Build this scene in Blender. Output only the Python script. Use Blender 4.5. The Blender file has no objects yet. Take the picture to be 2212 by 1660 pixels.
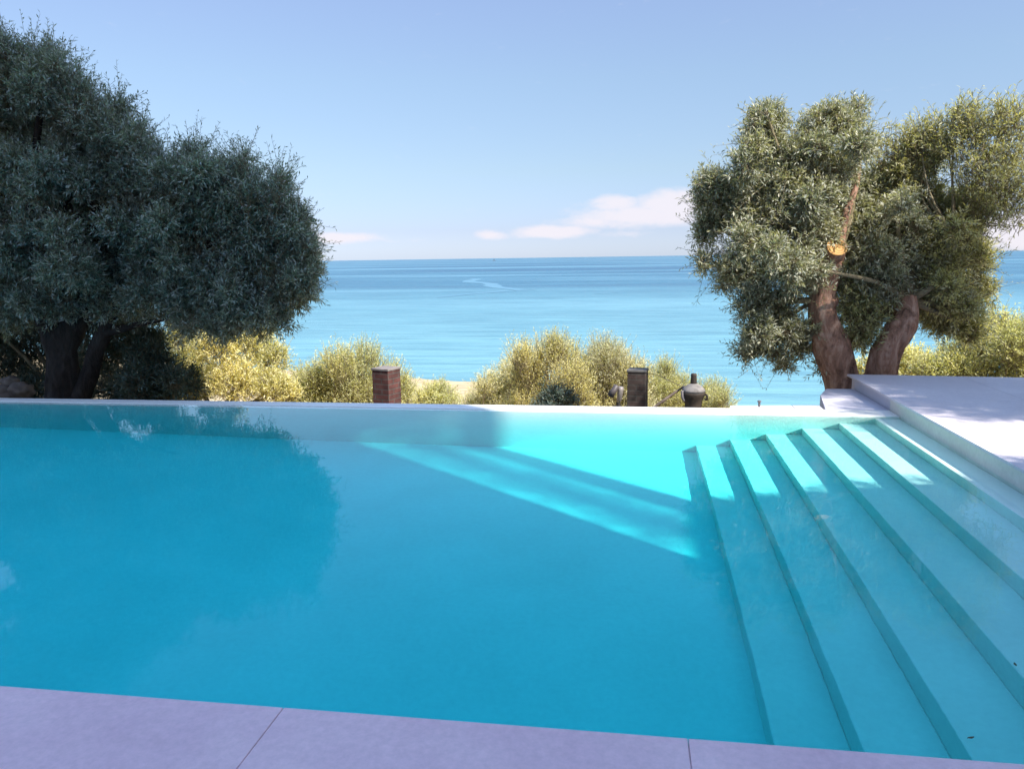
import bpy, math, random
import numpy as np
from mathutils import Vector, Matrix, noise as mnoise

S = bpy.context.scene
COL = S.collection
R = math.radians

# ------------------------------------------------------------------ camera maths (metres; z = 0 is the pool water level)
CH = 1.55
PITCH, ROLL, YAW = R(9.284), math.atan(.0147), R(8.703)
FPX, PW, PH = 1670., 2212., 1660.
fwd = np.array([-math.sin(YAW)*math.cos(PITCH), math.cos(YAW)*math.cos(PITCH), -math.sin(PITCH)])
rt0 = np.array([math.cos(YAW), math.sin(YAW), 0.])
up0 = np.cross(rt0, fwd)
rt = rt0*math.cos(ROLL) - up0*math.sin(ROLL)
up = up0*math.cos(ROLL) + rt0*math.sin(ROLL)

def ray(px, py):
    d = fwd + rt*(px-PW/2)/FPX - up*(py-PH/2)/FPX
    return d/np.linalg.norm(d)

def at(px, py, Y):
    """point of the photograph's ray at depth Y"""
    d = ray(px, py)
    return np.array([0, 0, CH]) + d*(Y/d[1])

def mpp(Y):
    return Y/math.cos(R(9))/FPX          # metres per photograph pixel at depth Y

# ------------------------------------------------------------------ scene helpers
def tag(o, label=None, cat=None, group=None, kind=None):
    if label: o['label'] = label
    if cat: o['category'] = cat
    if group: o['group'] = group
    if kind: o['kind'] = kind
    return o

def empty(name, loc, label, cat, group=None):
    o = bpy.data.objects.new(name, None)
    COL.objects.link(o)
    o.location = Vector(loc)
    o.empty_display_size = .2
    return tag(o, label, cat, group)

def link(name, me, mats, parent=None, smooth=False):
    o = bpy.data.objects.new(name, me)
    COL.objects.link(o)
    for m in (mats if isinstance(mats, (list, tuple)) else [mats]):
        me.materials.append(m)
    if smooth:
        me.polygons.foreach_set('use_smooth', [True]*len(me.polygons))
    if parent is not None:
        o.parent = parent
        o.location = -Vector(parent.location) if parent.parent is None else (0, 0, 0)
        if parent.type == 'MESH' and parent.parent is not None:
            o.location = (0, 0, 0)
        if parent.type == 'MESH' and parent.parent is None:
            o.location = (0, 0, 0)
    return o

def mesh(name, v, f, mats, parent=None, smooth=False):
    me = bpy.data.meshes.new(name)
    me.from_pydata([tuple(map(float, p)) for p in v], [], f)
    me.update()
    return link(name, me, mats, parent, smooth)

class MB:
    def __init__(s): s.v, s.f = [], []
    def add(s, v, f):
        n = len(s.v); s.v += [tuple(map(float, p)) for p in v]; s.f += [tuple(i+n for i in q) for q in f]; return s
    def box(s, a, b):
        x0, y0, z0 = a; x1, y1, z1 = b
        return s.add([(x0,y0,z0),(x1,y0,z0),(x1,y1,z0),(x0,y1,z0),(x0,y0,z1),(x1,y0,z1),(x1,y1,z1),(x0,y1,z1)],
                     [(0,3,2,1),(4,5,6,7),(0,1,5,4),(1,2,6,5),(2,3,7,6),(3,0,4,7)])
    def prism(s, poly, z0, z1):
        n = len(poly)
        v = [(x,y,z0) for x,y in poly] + [(x,y,z1) for x,y in poly]
        f = [tuple(reversed(range(n))), tuple(range(n,2*n))] + [(i,(i+1)%n,n+(i+1)%n,n+i) for i in range(n)]
        return s.add(v, f)
    def lathe(s, prof, c, n=24, axis=None):
        """prof: (r, z) pairs; c: centre; axis: direction of z"""
        ax = Vector(axis or (0,0,1)).normalized()
        q = Vector((0,0,1)).rotation_difference(ax)
        v = []
        for r_, z_ in prof:
            for k in range(n):
                a = 2*math.pi*k/n
                v.append(Vector(c) + q @ Vector((r_*math.cos(a), r_*math.sin(a), z_)))
        m = len(prof)
        f = [(j*n+k, j*n+(k+1)%n, (j+1)*n+(k+1)%n, (j+1)*n+k) for j in range(m-1) for k in range(n)]
        f += [tuple(reversed(range(n))), tuple((m-1)*n+k for k in range(n))]
        return s.add(v, f)
    def build(s, name, mats, parent=None, smooth=False, bevel=0):
        o = mesh(name, s.v, s.f, mats, parent, smooth)
        if bevel:
            b = o.modifiers.new('bevel', 'BEVEL'); b.width = bevel; b.segments = 2; b.limit_method = 'ANGLE'
        return o

def tube(pts, rad, n=12, rough=.0, seed=0, step=None):
    """smooth tapered tube through points, with lumpy bark; returns (v, f)"""
    pts = [np.array(p, float) for p in pts]
    P, Q = [], []
    m = len(pts)
    sub = step or 5
    for i in range(m-1):
        p0, p1, p2, p3 = pts[max(i-1,0)], pts[i], pts[i+1], pts[min(i+2,m-1)]
        for k in range(sub):
            t = k/sub
            P.append(.5*((2*p1)+(-p0+p2)*t+(2*p0-5*p1+4*p2-p3)*t*t+(-p0+3*p1-3*p2+p3)*t**3))
            Q.append(rad[i]*(1-t)+rad[i+1]*t)
    P.append(pts[-1]); Q.append(rad[-1])
    v, f = [], []
    ref = np.array([1., .13, .07])
    for i, (p, r_) in enumerate(zip(P, Q)):
        d = P[min(i+1, len(P)-1)] - P[max(i-1, 0)]
        d /= max(np.linalg.norm(d), 1e-9)
        a = np.cross(d, ref); a /= max(np.linalg.norm(a), 1e-9)
        b = np.cross(d, a)
        for k in range(n):
            th = 2*math.pi*k/n
            q = p + (a*math.cos(th)+b*math.sin(th))*r_
            if rough:
                nz = mnoise.noise(Vector((q[0]*7+seed, q[1]*7, q[2]*3)))*1.0 + mnoise.noise(Vector((q[0]*19, q[1]*19+seed, q[2]*6)))*.5
                tw = th + q[2]*1.3
                nz -= (abs(mnoise.noise(Vector((math.cos(tw)*3.1, math.sin(tw)*3.1+seed, q[2]*1.4))))<.07)*.55
                q = p + (q-p)*(1+rough*nz)
            v.append(q)
    for i in range(len(P)-1):
        for k in range(n):
            f.append((i*n+k, i*n+(k+1)%n, (i+1)*n+(k+1)%n, (i+1)*n+k))
    f.append(tuple(range(n))[::-1]); f.append(tuple((len(P)-1)*n+k for k in range(n)))
    return v, f

# ------------------------------------------------------------------ materials
def new_mat(name):
    m = bpy.data.materials.new(name); m.use_nodes = True
    nt = m.node_tree; b = nt.nodes['Principled BSDF']
    return m, nt, b

def node(nt, typ, **kw):
    n = nt.nodes.new(typ)
    for k, val in kw.items():
        if k.startswith('i_'):
            key = k[2:]
            n.inputs[int(key) if key.isdigit() else key.replace('_', ' ')].default_value = val
        else:
            setattr(n, k, val)
    return n

def ramp(nt, fac, stops, interp='LINEAR'):
    r_ = nt.nodes.new('ShaderNodeValToRGB')
    e = r_.color_ramp; e.interpolation = interp
    while len(e.elements) < len(stops): e.elements.new(.5)
    for el_, (p, c) in zip(e.elements, stops):
        el_.position = p; el_.color = (*c, 1) if len(c) == 3 else c
    nt.links.new(fac, r_.inputs[0])
    return r_

def noise(nt, scale, detail=4, rough=.55, vec=None, dist=0):
    n = node(nt, 'ShaderNodeTexNoise', i_Scale=scale, i_Detail=detail, i_Roughness=rough, i_Distortion=dist)
    if vec is not None: nt.links.new(vec, n.inputs['Vector'])
    return n

def objco(nt, scale=(1,1,1)):
    tc = nt.nodes.new('ShaderNodeTexCoord')
    mp = node(nt, 'ShaderNodeMapping'); mp.inputs['Scale'].default_value = scale
    nt.links.new(tc.outputs['Object'], mp.inputs[0])
    return mp.outputs[0]

def surf(name, c1, c2, scale=3, rough=.6, bump=.1, bscale=40, spec=.4, vec_scale=(1,1,1), fine=None):
    m, nt, b = new_mat(name)
    co = objco(nt, vec_scale)
    n1 = noise(nt, scale, 6, .6, co)
    cr = ramp(nt, n1.outputs[0], [(.3, c1), (.7, c2)])
    last = cr.outputs[0]
    if fine:
        n3 = noise(nt, fine[0], 3, .7, co)
        r3 = ramp(nt, n3.outputs[0], [(.3, (1-fine[1],)*3), (.7, (1+fine[1]*.3,)*3)])
        mx = node(nt, 'ShaderNodeMix', data_type='RGBA', blend_type='MULTIPLY'); mx.inputs[0].default_value = 1
        nt.links.new(last, mx.inputs[6]); nt.links.new(r3.outputs[0], mx.inputs[7]); last = mx.outputs[2]
    nt.links.new(last, b.inputs['Base Color'])
    b.inputs['Roughness'].default_value = rough
    b.inputs['Specular IOR Level'].default_value = spec
    if bump:
        n2 = noise(nt, bscale, 5, .65, co)
        bp = node(nt, 'ShaderNodeBump', i_Strength=bump, i_Distance=.02)
        nt.links.new(n2.outputs[0], bp.inputs['Height']); nt.links.new(bp.outputs[0], b.inputs['Normal'])
    return m

def leaf_mat(name, dark, mid, light, under, trans=.35, tip=None):
    """leaves: each leaf its own tint (colour attribute: r leaf, g tipness, b spray), silver underside, thin and translucent"""
    m, nt, b = new_mat(name)
    at_ = node(nt, 'ShaderNodeAttribute', attribute_name='tint')
    sp = node(nt, 'ShaderNodeSeparateColor')
    nt.links.new(at_.outputs['Color'], sp.inputs[0])
    cr = ramp(nt, sp.outputs[0], [(0, dark), (.5, mid), (1, light)])
    last = cr.outputs[0]
    if tip:
        mt = node(nt, 'ShaderNodeMix', data_type='RGBA')
        pw = node(nt, 'ShaderNodeMath', operation='POWER'); pw.inputs[1].default_value = 2.0
        nt.links.new(sp.outputs[1], pw.inputs[0])
        nt.links.new(pw.outputs[0], mt.inputs[0]); nt.links.new(last, mt.inputs[6]); mt.inputs[7].default_value = (*tip, 1)
        last = mt.outputs[2]
    ge = node(nt, 'ShaderNodeNewGeometry')
    mu = node(nt, 'ShaderNodeMix', data_type='RGBA')
    fm = node(nt, 'ShaderNodeMath', operation='MULTIPLY'); fm.inputs[1].default_value = .7
    nt.links.new(ge.outputs['Backfacing'], fm.inputs[0]); nt.links.new(fm.outputs[0], mu.inputs[0])
    nt.links.new(last, mu.inputs[6]); mu.inputs[7].default_value = (*under, 1)
    mm = node(nt, 'ShaderNodeMix', data_type='RGBA', blend_type='MULTIPLY'); mm.inputs[0].default_value = 1
    rb = ramp(nt, sp.outputs[2], [(0, (.72, .78, .8)), (1, (1.2, 1.15, 1.0))])
    nt.links.new(mu.outputs[2], mm.inputs[6]); nt.links.new(rb.outputs[0], mm.inputs[7])
    nt.links.new(mm.outputs[2], b.inputs['Base Color'])
    b.inputs['Roughness'].default_value = .45; b.inputs['Specular IOR Level'].default_value = .35
    tr = node(nt, 'ShaderNodeBsdfTranslucent')
    hs = node(nt, 'ShaderNodeMix', data_type='RGBA', blend_type='MULTIPLY'); hs.inputs[0].default_value = 1
    nt.links.new(mm.outputs[2], hs.inputs[6]); hs.inputs[7].default_value = (1.25, 1.2, .55, 1)
    nt.links.new(hs.outputs[2], tr.inputs[0])
    ms = node(nt, 'ShaderNodeMixShader'); ms.inputs[0].default_value = trans
    nt.links.new(b.outputs[0], ms.inputs[1]); nt.links.new(tr.outputs[0], ms.inputs[2])
    nt.links.new(ms.outputs[0], nt.nodes['Material Output'].inputs[0])
    return m

def bark_mat(name, c1, c2, c3):
    m, nt, b = new_mat(name)
    co = objco(nt, (1, 1, .35))
    n1 = noise(nt, 9, 7, .65, co, .6)
    cr = ramp(nt, n1.outputs[0], [(.28, c1), (.5, c2), (.72, c3)])
    nt.links.new(cr.outputs[0], b.inputs['Base Color'])
    b.inputs['Roughness'].default_value = .9; b.inputs['Specular IOR Level'].default_value = .15
    n2 = noise(nt, 30, 6, .7, co, .4)
    bp = node(nt, 'ShaderNodeBump', i_Strength=.9, i_Distance=.03)
    nt.links.new(n2.outputs[0], bp.inputs['Height']); nt.links.new(bp.outputs[0], b.inputs['Normal'])
    return m

PLASTER = surf('pool_plaster', (.64,.70,.64), (.73,.78,.715), 1.5, .7, .03, 60, .3, fine=(25, .05))
BASINM = surf('aqua_plaster', (.47,.70,.655), (.54,.78,.73), 1.2, .7, .03, 60, .3, fine=(25, .05))
WEIRM = surf('weir_stone', (.72,.70,.66), (.82,.80,.76), 4, .35, .04, 50, .5)
WALLT = surf('pool_wall_tile', (.58,.54,.47), (.68,.64,.57), 3, .45, .05, 40, .4, fine=(30, .1))
def paving_mat(name, c1, c2, tile=None):
    m = surf(name, c1, c2, 1.3, .58, .12, 160, .35, fine=(38, .11))
    return m
COPING = paving_mat('porcelain_paving', (.78,.53,.59), (.93,.68,.70))
DECKM = paving_mat('deck_paving', (.56,.50,.53), (.66,.60,.62))
JOINT = surf('joint_grout', (.62,.60,.62), (.68,.66,.68), 10, .9, .05)
JOINTD = surf('joint_gap', (.10,.09,.10), (.14,.13,.14), 10, .9, .05)
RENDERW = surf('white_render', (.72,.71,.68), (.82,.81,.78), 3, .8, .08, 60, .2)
RENDER_SHADE = surf('shaded_render', (.42,.40,.42), (.52,.50,.52), 3, .8, .1, 50, .2)  # white render with the tree shadow put into its colour
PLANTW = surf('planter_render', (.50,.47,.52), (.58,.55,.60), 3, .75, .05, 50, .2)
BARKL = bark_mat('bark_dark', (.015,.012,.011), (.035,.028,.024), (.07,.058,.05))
BARKR = bark_mat('bark_olive', (.06,.035,.027), (.33,.185,.13), (.56,.39,.30))
TWIG = bark_mat('twig_bark', (.12,.10,.06), (.22,.18,.11), (.32,.27,.18))
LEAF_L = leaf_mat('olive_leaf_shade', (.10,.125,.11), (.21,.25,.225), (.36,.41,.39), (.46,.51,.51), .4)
LEAF_R = leaf_mat('olive_leaf', (.07,.085,.05), (.20,.215,.14), (.40,.41,.31), (.50,.50,.44), .36, tip=(.42,.42,.30))
LEAF_RY = leaf_mat('olive_leaf_sunlit', (.12,.13,.045), (.28,.28,.12), (.46,.45,.25), (.50,.50,.36), .42, tip=(.56,.53,.28))  # sunlit yellow of the crown's right side put into the leaf colour
LEAF_Y = leaf_mat('yellow_leaf', (.42,.37,.10), (.64,.58,.20), (.80,.74,.34), (.82,.77,.50), .5, tip=(.86,.81,.52))
LEAF_YG = leaf_mat('yellow_green_leaf', (.30,.32,.09), (.53,.53,.19), (.72,.70,.33), (.74,.72,.46), .5, tip=(.82,.79,.52))
LEAF_S = leaf_mat('straw_leaf', (.42,.37,.16), (.65,.60,.31), (.79,.74,.46), (.82,.78,.58), .48, tip=(.87,.84,.67))
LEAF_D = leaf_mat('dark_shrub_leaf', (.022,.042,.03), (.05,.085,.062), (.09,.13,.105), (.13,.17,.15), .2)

# ------------------------------------------------------------------ foliage
def foliage(rng, blobs, leaf_len, leaf_w, per_twig, twig_len, upb, outb=.8, jit=.55, droop=.0, twig_r=.0035, fill=.92, mi0=0):
    """blobs: (centre, radii(3), twig count). Sprays of leaves along short twigs spread through each clump."""
    B, U, Ls, TB = [], [], [], []
    for c, r_, n in blobs:
        c = np.array(c); r_ = np.array(r_) if np.ndim(r_) else np.array([r_]*3)
        d = rng.normal(size=(n, 3)); d /= np.linalg.norm(d, axis=1)[:, None]
        rad = rng.random(n)**.42*fill
        B.append(c + d*r_*rad[:, None])
        u = d*outb + rng.normal(size=(n, 3))*jit + np.array([0, 0, upb])
        U.append(u/np.linalg.norm(u, axis=1)[:, None])
        Ls.append(twig_len*rng.uniform(.45, 1.25, n))
        TB.append(np.clip(np.full(n, rng.random())*.45+rng.random(n)*.55, 0, 1))
    B = np.concatenate(B); U = np.concatenate(U); L = np.concatenate(Ls); TB = np.concatenate(TB)
    N, K = len(B), per_twig
    t = (np.arange(K)+.6)/K
    t = t[None, :] + rng.normal(size=(N, K))*.03
    bend = np.array([0, 0, -droop])[None, None, :]
    P = B[:, None, :] + U[:, None, :]*(L[:, None]*t)[..., None] + bend*((L[:, None]*t)**2)[..., None]
    a = rng.normal(size=(N, K, 3))
    a -= (a*U[:, None, :]).sum(-1, keepdims=True)*U[:, None, :]
    a /= np.linalg.norm(a, axis=-1, keepdims=True)
    D = U[:, None, :]*rng.uniform(.35, 1.0, (N, K, 1)) + a*rng.uniform(.5, 1.0, (N, K, 1))
    D /= np.linalg.norm(D, axis=-1, keepdims=True)
    h = rng.normal(size=(N, K, 3))*.6 + np.array([0, 0, 1.0])
    W = np.cross(D, h); W /= np.maximum(np.linalg.norm(W, axis=-1, keepdims=True), 1e-6)
    NN = np.cross(W, D)
    ll = leaf_len*rng.uniform(.6, 1.25, (N, K, 1)); ww = leaf_w*rng.uniform(.7, 1.25, (N, K, 1))
    p0 = P; p2 = P + D*ll - NN*ll*.06
    mid = P + D*ll*.45 + NN*ll*.05
    p1 = mid - W*ww*.5; p3 = mid + W*ww*.5
    V = np.stack([p0, p1, p2, p3], 2).reshape(-1, 3)
    nl = N*K
    F = np.arange(nl*4).reshape(nl, 4)
    tint = np.zeros((nl, 4), np.float32)
    tint[:, 0] = np.clip(rng.normal(.5, .24, nl), 0, 1)
    tint[:, 1] = np.clip(np.broadcast_to(t, (N, K)).reshape(-1)*.9, 0, 1)
    tint[:, 2] = np.repeat(TB, K)
    tint[:, 3] = 1
    tint = np.repeat(tint, 4, 0)
    # the twigs themselves: thin three-sided stems
    e = B + U*L[:, None] + np.array([0, 0, -droop])*(L**2)[:, None]
    x = np.cross(U, np.array([.3, .5, .81])); x /= np.linalg.norm(x, axis=1)[:, None]
    y = np.cross(U, x)
    ring = [x, -.5*x+.87*y, -.5*x-.87*y]
    s0 = B - U*(L*.35)[:, None]
    TV = np.stack([s0+q*twig_r for q in ring]+[e+q*twig_r*.4 for q in ring], 1).reshape(-1, 3)
    base = np.arange(N)[:, None]*6 + nl*4
    TF = np.concatenate([base+np.array([[0, 1, 4, 3]]), base+np.array([[1, 2, 5, 4]]), base+np.array([[2, 0, 3, 5]])], 0)
    V = np.concatenate([V, TV]); FA = np.concatenate([F, TF])
    tint = np.concatenate([tint, np.full((len(TV), 4), .5, np.float32)])
    mi = np.concatenate([np.full(nl, mi0, np.int32), np.ones(len(TF), np.int32)])
    return V, FA, tint, mi

def leaf_mesh(name, parts, mats, parent):
    V = np.concatenate([p[0] for p in parts]); off = 0; Fs = []
    for p in parts:
        Fs.append(p[1]+off); off += len(p[0])
    F = np.concatenate(Fs); T = np.concatenate([p[2] for p in parts]); M = np.concatenate([p[3] for p in parts])
    V = V - np.array(parent.location)
    me = bpy.data.meshes.new(name)
    me.vertices.add(len(V)); me.loops.add(F.size); me.polygons.add(len(F))
    me.vertices.foreach_set('co', V.astype(np.float32).ravel())
    me.loops.foreach_set('vertex_index', F.astype(np.int32).ravel())
    me.polygons.foreach_set('loop_start', (np.arange(len(F))*4).astype(np.int32))
    me.polygons.foreach_set('loop_total', np.full(len(F), 4, np.int32))
    me.polygons.foreach_set('material_index', M)
    ca = me.color_attributes.new('tint', 'FLOAT_COLOR', 'POINT')
    ca.data.foreach_set('color', T.astype(np.float32).ravel())
    me.update(calc_edges=True)
    o = bpy.data.objects.new(name, me); COL.objects.link(o)
    for m in mats: me.materials.append(m)
    o.parent = parent
    return o

# ------------------------------------------------------------------ light
EL, AZ = R(50), R(36)                          # sun: behind the camera to the right
sdir = Vector((math.cos(EL)*math.cos(AZ), -math.cos(EL)*math.sin(AZ), math.sin(EL)))
L = bpy.data.lights.new('sun', 'SUN'); L.energy = 4.9; L.angle = R(1.0); L.color = (1.0, .95, .87)
lo = bpy.data.objects.new('sun', L); COL.objects.link(lo)
lo.rotation_euler = sdir.to_track_quat('Z', 'Y').to_euler(); lo.location = sdir*60

W = bpy.data.worlds.new('World'); S.world = W; W.use_nodes = True
nt = W.node_tree; bg = nt.nodes['Background']
sky = node(nt, 'ShaderNodeTexSky', sky_type='NISHITA', sun_disc=False)
sky.sun_elevation = EL; sky.sun_rotation = R(90)+AZ
sky.altitude = 20; sky.air_density = 1.0; sky.dust_density = .25; sky.ozone_density = 2.2
tc = node(nt, 'ShaderNodeTexCoord')
sx = node(nt, 'ShaderNodeSeparateXYZ'); nt.links.new(tc.outputs['Generated'], sx.inputs[0])
azn = node(nt, 'ShaderNodeMath', operation='ARCTAN2'); nt.links.new(sx.outputs[0], azn.inputs[0]); nt.links.new(sx.outputs[1], azn.inputs[1])
# sky tint: pale and slightly violet low down, brightened overhead to lift the shade
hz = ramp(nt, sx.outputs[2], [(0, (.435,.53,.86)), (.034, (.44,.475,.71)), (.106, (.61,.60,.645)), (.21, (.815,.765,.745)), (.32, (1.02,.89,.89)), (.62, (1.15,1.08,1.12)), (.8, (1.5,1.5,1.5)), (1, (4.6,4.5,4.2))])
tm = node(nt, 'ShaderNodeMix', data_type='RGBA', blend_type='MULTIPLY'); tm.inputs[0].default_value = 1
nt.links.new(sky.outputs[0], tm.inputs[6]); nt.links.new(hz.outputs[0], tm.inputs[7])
cv = node(nt, 'ShaderNodeCombineXYZ'); nt.links.new(azn.outputs[0], cv.inputs[0]); nt.links.new(sx.outputs[2], cv.inputs[1])
cmap = node(nt, 'ShaderNodeMapping'); cmap.inputs['Scale'].default_value = (14, 34, 1); nt.links.new(cv.outputs[0], cmap.inputs[0])
cn = noise(nt, 1.6, 7, .6, cmap.outputs[0], .3)
def pol(px, py):
    d = ray(px, py); return math.atan2(d[0], d[1]), d[2]
CL = [(1455,442,110,42,1.0),(1330,440,80,26,.75),(1395,466,210,36,.8),(1200,500,125,20,.9),(1290,480,150,22,.6),(1060,508,52,15,.75),(735,514,110,17,.8),
      (2210,500,120,50,1.0),(1900,300,300,60,.25),(1330,505,150,12,.35),(880,520,160,10,.2),(2100,440,120,40,.6)]
acc = None
for (px, py, w, h, k) in CL:
    a0, e0 = pol(px, py)
    sb = node(nt, 'ShaderNodeVectorMath', operation='SUBTRACT'); nt.links.new(cv.outputs[0], sb.inputs[0]); sb.inputs[1].default_value = (a0, e0, 0)
    ml = node(nt, 'ShaderNodeVectorMath', operation='MULTIPLY'); nt.links.new(sb.outputs[0], ml.inputs[0]); ml.inputs[1].default_value = (FPX/w, FPX/h, 0)
    ln = node(nt, 'ShaderNodeVectorMath', operation='LENGTH'); nt.links.new(ml.outputs[0], ln.inputs[0])
    mr = node(nt, 'ShaderNodeMapRange', interpolation_type='SMOOTHSTEP'); nt.links.new(ln.outputs['Value'], mr.inputs[0])
    mr.inputs[1].default_value = 1.25; mr.inputs[2].default_value = 0; mr.inputs[3].default_value = 0; mr.inputs[4].default_value = k
    if acc is None: acc = mr.outputs[0]
    else:
        mx = node(nt, 'ShaderNodeMath', operation='MAXIMUM'); nt.links.new(acc, mx.inputs[0]); nt.links.new(mr.outputs[0], mx.inputs[1]); acc = mx.outputs[0]
ad = node(nt, 'ShaderNodeMath', operation='ADD'); nt.links.new(acc, ad.inputs[0]); nt.links.new(cn.outputs[0], ad.inputs[1])
cm = node(nt, 'ShaderNodeMapRange', interpolation_type='SMOOTHSTEP'); nt.links.new(ad.outputs[0], cm.inputs[0])
cm.inputs[1].default_value = .62; cm.inputs[2].default_value = 1.22; cm.inputs[3].default_value = 0; cm.inputs[4].default_value = .85
cmx = node(nt, 'ShaderNodeMix', data_type='RGBA'); nt.links.new(cm.outputs[0], cmx.inputs[0]); nt.links.new(tm.outputs[2], cmx.inputs[6])
cmx.inputs[7].default_value = (4.4, 4.15, 4.45, 1)
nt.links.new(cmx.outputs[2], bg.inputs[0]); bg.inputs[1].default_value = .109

# ------------------------------------------------------------------ sea and land
SEA = CH - 14.0
m, nt, b = new_mat('sea_water')
gco = node(nt, 'ShaderNodeNewGeometry').outputs['Position']
def mapped(sc, rot=0):
    mp = node(nt, 'ShaderNodeMapping'); mp.inputs['Scale'].default_value = sc; mp.inputs['Rotation'].default_value = (0, 0, rot)
    nt.links.new(gco, mp.inputs[0]); return mp.outputs[0]
n_far = noise(nt, 1, 4, .5, mapped((.0012, .006, 0), .02), .4)      # current lines and slicks
n_mid = noise(nt, 1, 5, .55, mapped((.008, .06, 0), -.03), .3)
n_near = noise(nt, 1, 4, .6, mapped((.05, .38, 0), .04))
c1 = ramp(nt, n_far.outputs[0], [(.38, (.022,.09,.155)), (.52, (.035,.13,.195)), (.62, (.10,.23,.30))])
c2 = ramp(nt, n_mid.outputs[0], [(.35, (.80,.86,.90)), (.65, (1.25,1.18,1.12))])
c3 = ramp(nt, n_near.outputs[0], [(.35, (.72,.80,.84)), (.65, (1.2,1.16,1.12))])
mA = node(nt, 'ShaderNodeMix', data_type='RGBA', blend_type='MULTIPLY'); mA.inputs[0].default_value = 1
nt.links.new(c1.outputs[0], mA.inputs[6]); nt.links.new(c2.outputs[0], mA.inputs[7])
mB = node(nt, 'ShaderNodeMix', data_type='RGBA', blend_type='MULTIPLY'); mB.inputs[0].default_value = 1
nt.links.new(mA.outputs[2], mB.inputs[6]); nt.links.new(c3.outputs[0], mB.inputs[7])
# shallows by the shore are paler
sp = node(nt, 'ShaderNodeSeparateXYZ'); nt.links.new(gco, sp.inputs[0])
sh = node(nt, 'ShaderNodeMapRange'); nt.links.new(sp.outputs[1], sh.inputs[0]); sh.inputs[1].default_value = 75; sh.inputs[2].default_value = 420; sh.inputs[3].default_value = .75; sh.inputs[4].default_value = 0
mC = node(nt, 'ShaderNodeMix', data_type='RGBA'); nt.links.new(sh.outputs[0], mC.inputs[0]); nt.links.new(mB.outputs[2], mC.inputs[6])
mD = node(nt, 'ShaderNodeMix', data_type='RGBA', blend_type='MULTIPLY'); mD.inputs[0].default_value = 1
mD.inputs[6].default_value = (.165,.35,.385,1); nt.links.new(c3.outputs[0], mD.inputs[7]); nt.links.new(mD.outputs[2], mC.inputs[7])
nt.links.new(mC.outputs[2], b.inputs['Base Color'])
b.inputs['Roughness'].default_value = .3; b.inputs['IOR'].default_value = 1.33; b.inputs['Specular IOR Level'].default_value = .5
wv = noise(nt, 1, 6, .6, mapped((.35, 1.6, 0), .05), .2)
bp = node(nt, 'ShaderNodeBump', i_Strength=1.0, i_Distance=.35); nt.links.new(wv.outputs[0], bp.inputs['Height'])
nt.links.new(bp.outputs[0], b.inputs['Normal'])
SEAM = m
o = mesh('sea', [(-60000,20,SEA),(60000,20,SEA),(60000,70000,SEA),(-60000,70000,SEA)], [(0,1,2,3)], SEAM); tag(o, kind='structure')

# pale foam lines left on the water by a boat
WAKE = surf('wake_foam', (.07,.18,.25), (.105,.23,.30), .05, .4, .0)
def wake(pts, w):
    mb = MB(); P = []
    for px, py in pts:
        d = ray(px, py); t = (SEA+.06-CH)/d[2]; P.append(np.array([0,0,CH])+d*t)
    n = 24; v = []
    for i in range(len(P)-1):
        for k in range(n + (i == len(P)-2)):
            q = P[i]+(P[i+1]-P[i])*k/n
            dd = P[i+1]-P[i]; nn = np.array([-dd[1], dd[0], 0]); nn /= np.linalg.norm(nn)
            ww = w*(.6+.9*abs(mnoise.noise(Vector(q*.03))))*(.25+.75*min(1, k/6+i, ))
            q = q + nn*mnoise.noise(Vector(q*.012))*w*2
            v += [q-nn*ww*.5, q+nn*ww*.5]
    m_ = len(v)//2
    mb.add(v, [(2*i, 2*i+1, 2*i+3, 2*i+2) for i in range(m_-1)])
    return mb
mb = MB()
for pts, w in (([(860,604),(1000,602),(1115,627)], 10), ([(960,642),(1040,634),(1115,628)], 7), ([(1290,634),(1335,632)], 5)):
    k = wake(pts, w); mb.add(k.v, k.f)
tag(mb.build('water_wake', WAKE), kind='structure')

SANDM = surf('dry_slope', (.36,.27,.15), (.55,.45,.29), .35, .95, .5, 5, .1, fine=(3, .25))
def ground_z(x, y):
    ys = 80 - .32*x if x < 0 else 80 - .75*min(x, 40)
    if x > 40: ys = 50
    t = (y-8.6)/(ys-8.6)
    base = -1.15
    lf = 1/(1+math.exp((x+5.2)*2.2))
    base = base*(1-lf) + -.22*lf
    if t < 0: return base
    z = base + (SEA-base)*min(t, 1)**(.96) - (max(t-1, 0)*6)
    z -= lf*0
    return z + .18*mnoise.noise(Vector((x*.35, y*.35, 0)))*min(1, max(t, 0)*12) + .05*mnoise.noise(Vector((x*2, y*2, 1)))
xs = np.concatenate([np.linspace(-170, -24, 30), np.linspace(-22, 24, 93), np.linspace(26, 120, 24)])
ys_ = np.concatenate([np.linspace(8.02, 22, 48), np.linspace(23, 140, 60)])
v = [(x, y, ground_z(x, y)) for y in ys_ for x in xs]
nx = len(xs)
f = [(j*nx+i, j*nx+i+1, (j+1)*nx+i+1, (j+1)*nx+i) for j in range(len(ys_)-1) for i in range(nx-1)]
tag(mesh('hillside', v, f, SANDM, smooth=True), kind='structure')
# earth around and behind the pool and the house
tag(MB().box((-60, -60, -2.2), (60, 1.2, -.3)).build('ground', SANDM), kind='structure')

# ------------------------------------------------------------------ pool
XL, XR, YN, YF, ZF = -12.0, 2.56, 2.32, 7.69, -1.44
STX = [(.669,-1.228),(.997,-1.014),(1.334,-.789),(1.67,-.55),(2.011,-.316),(2.335,-.082)]
pool = empty('swimming_pool', (0, 5, ZF), 'infinity swimming pool with pale plaster basin and broad submerged steps', 'swimming pool')
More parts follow.
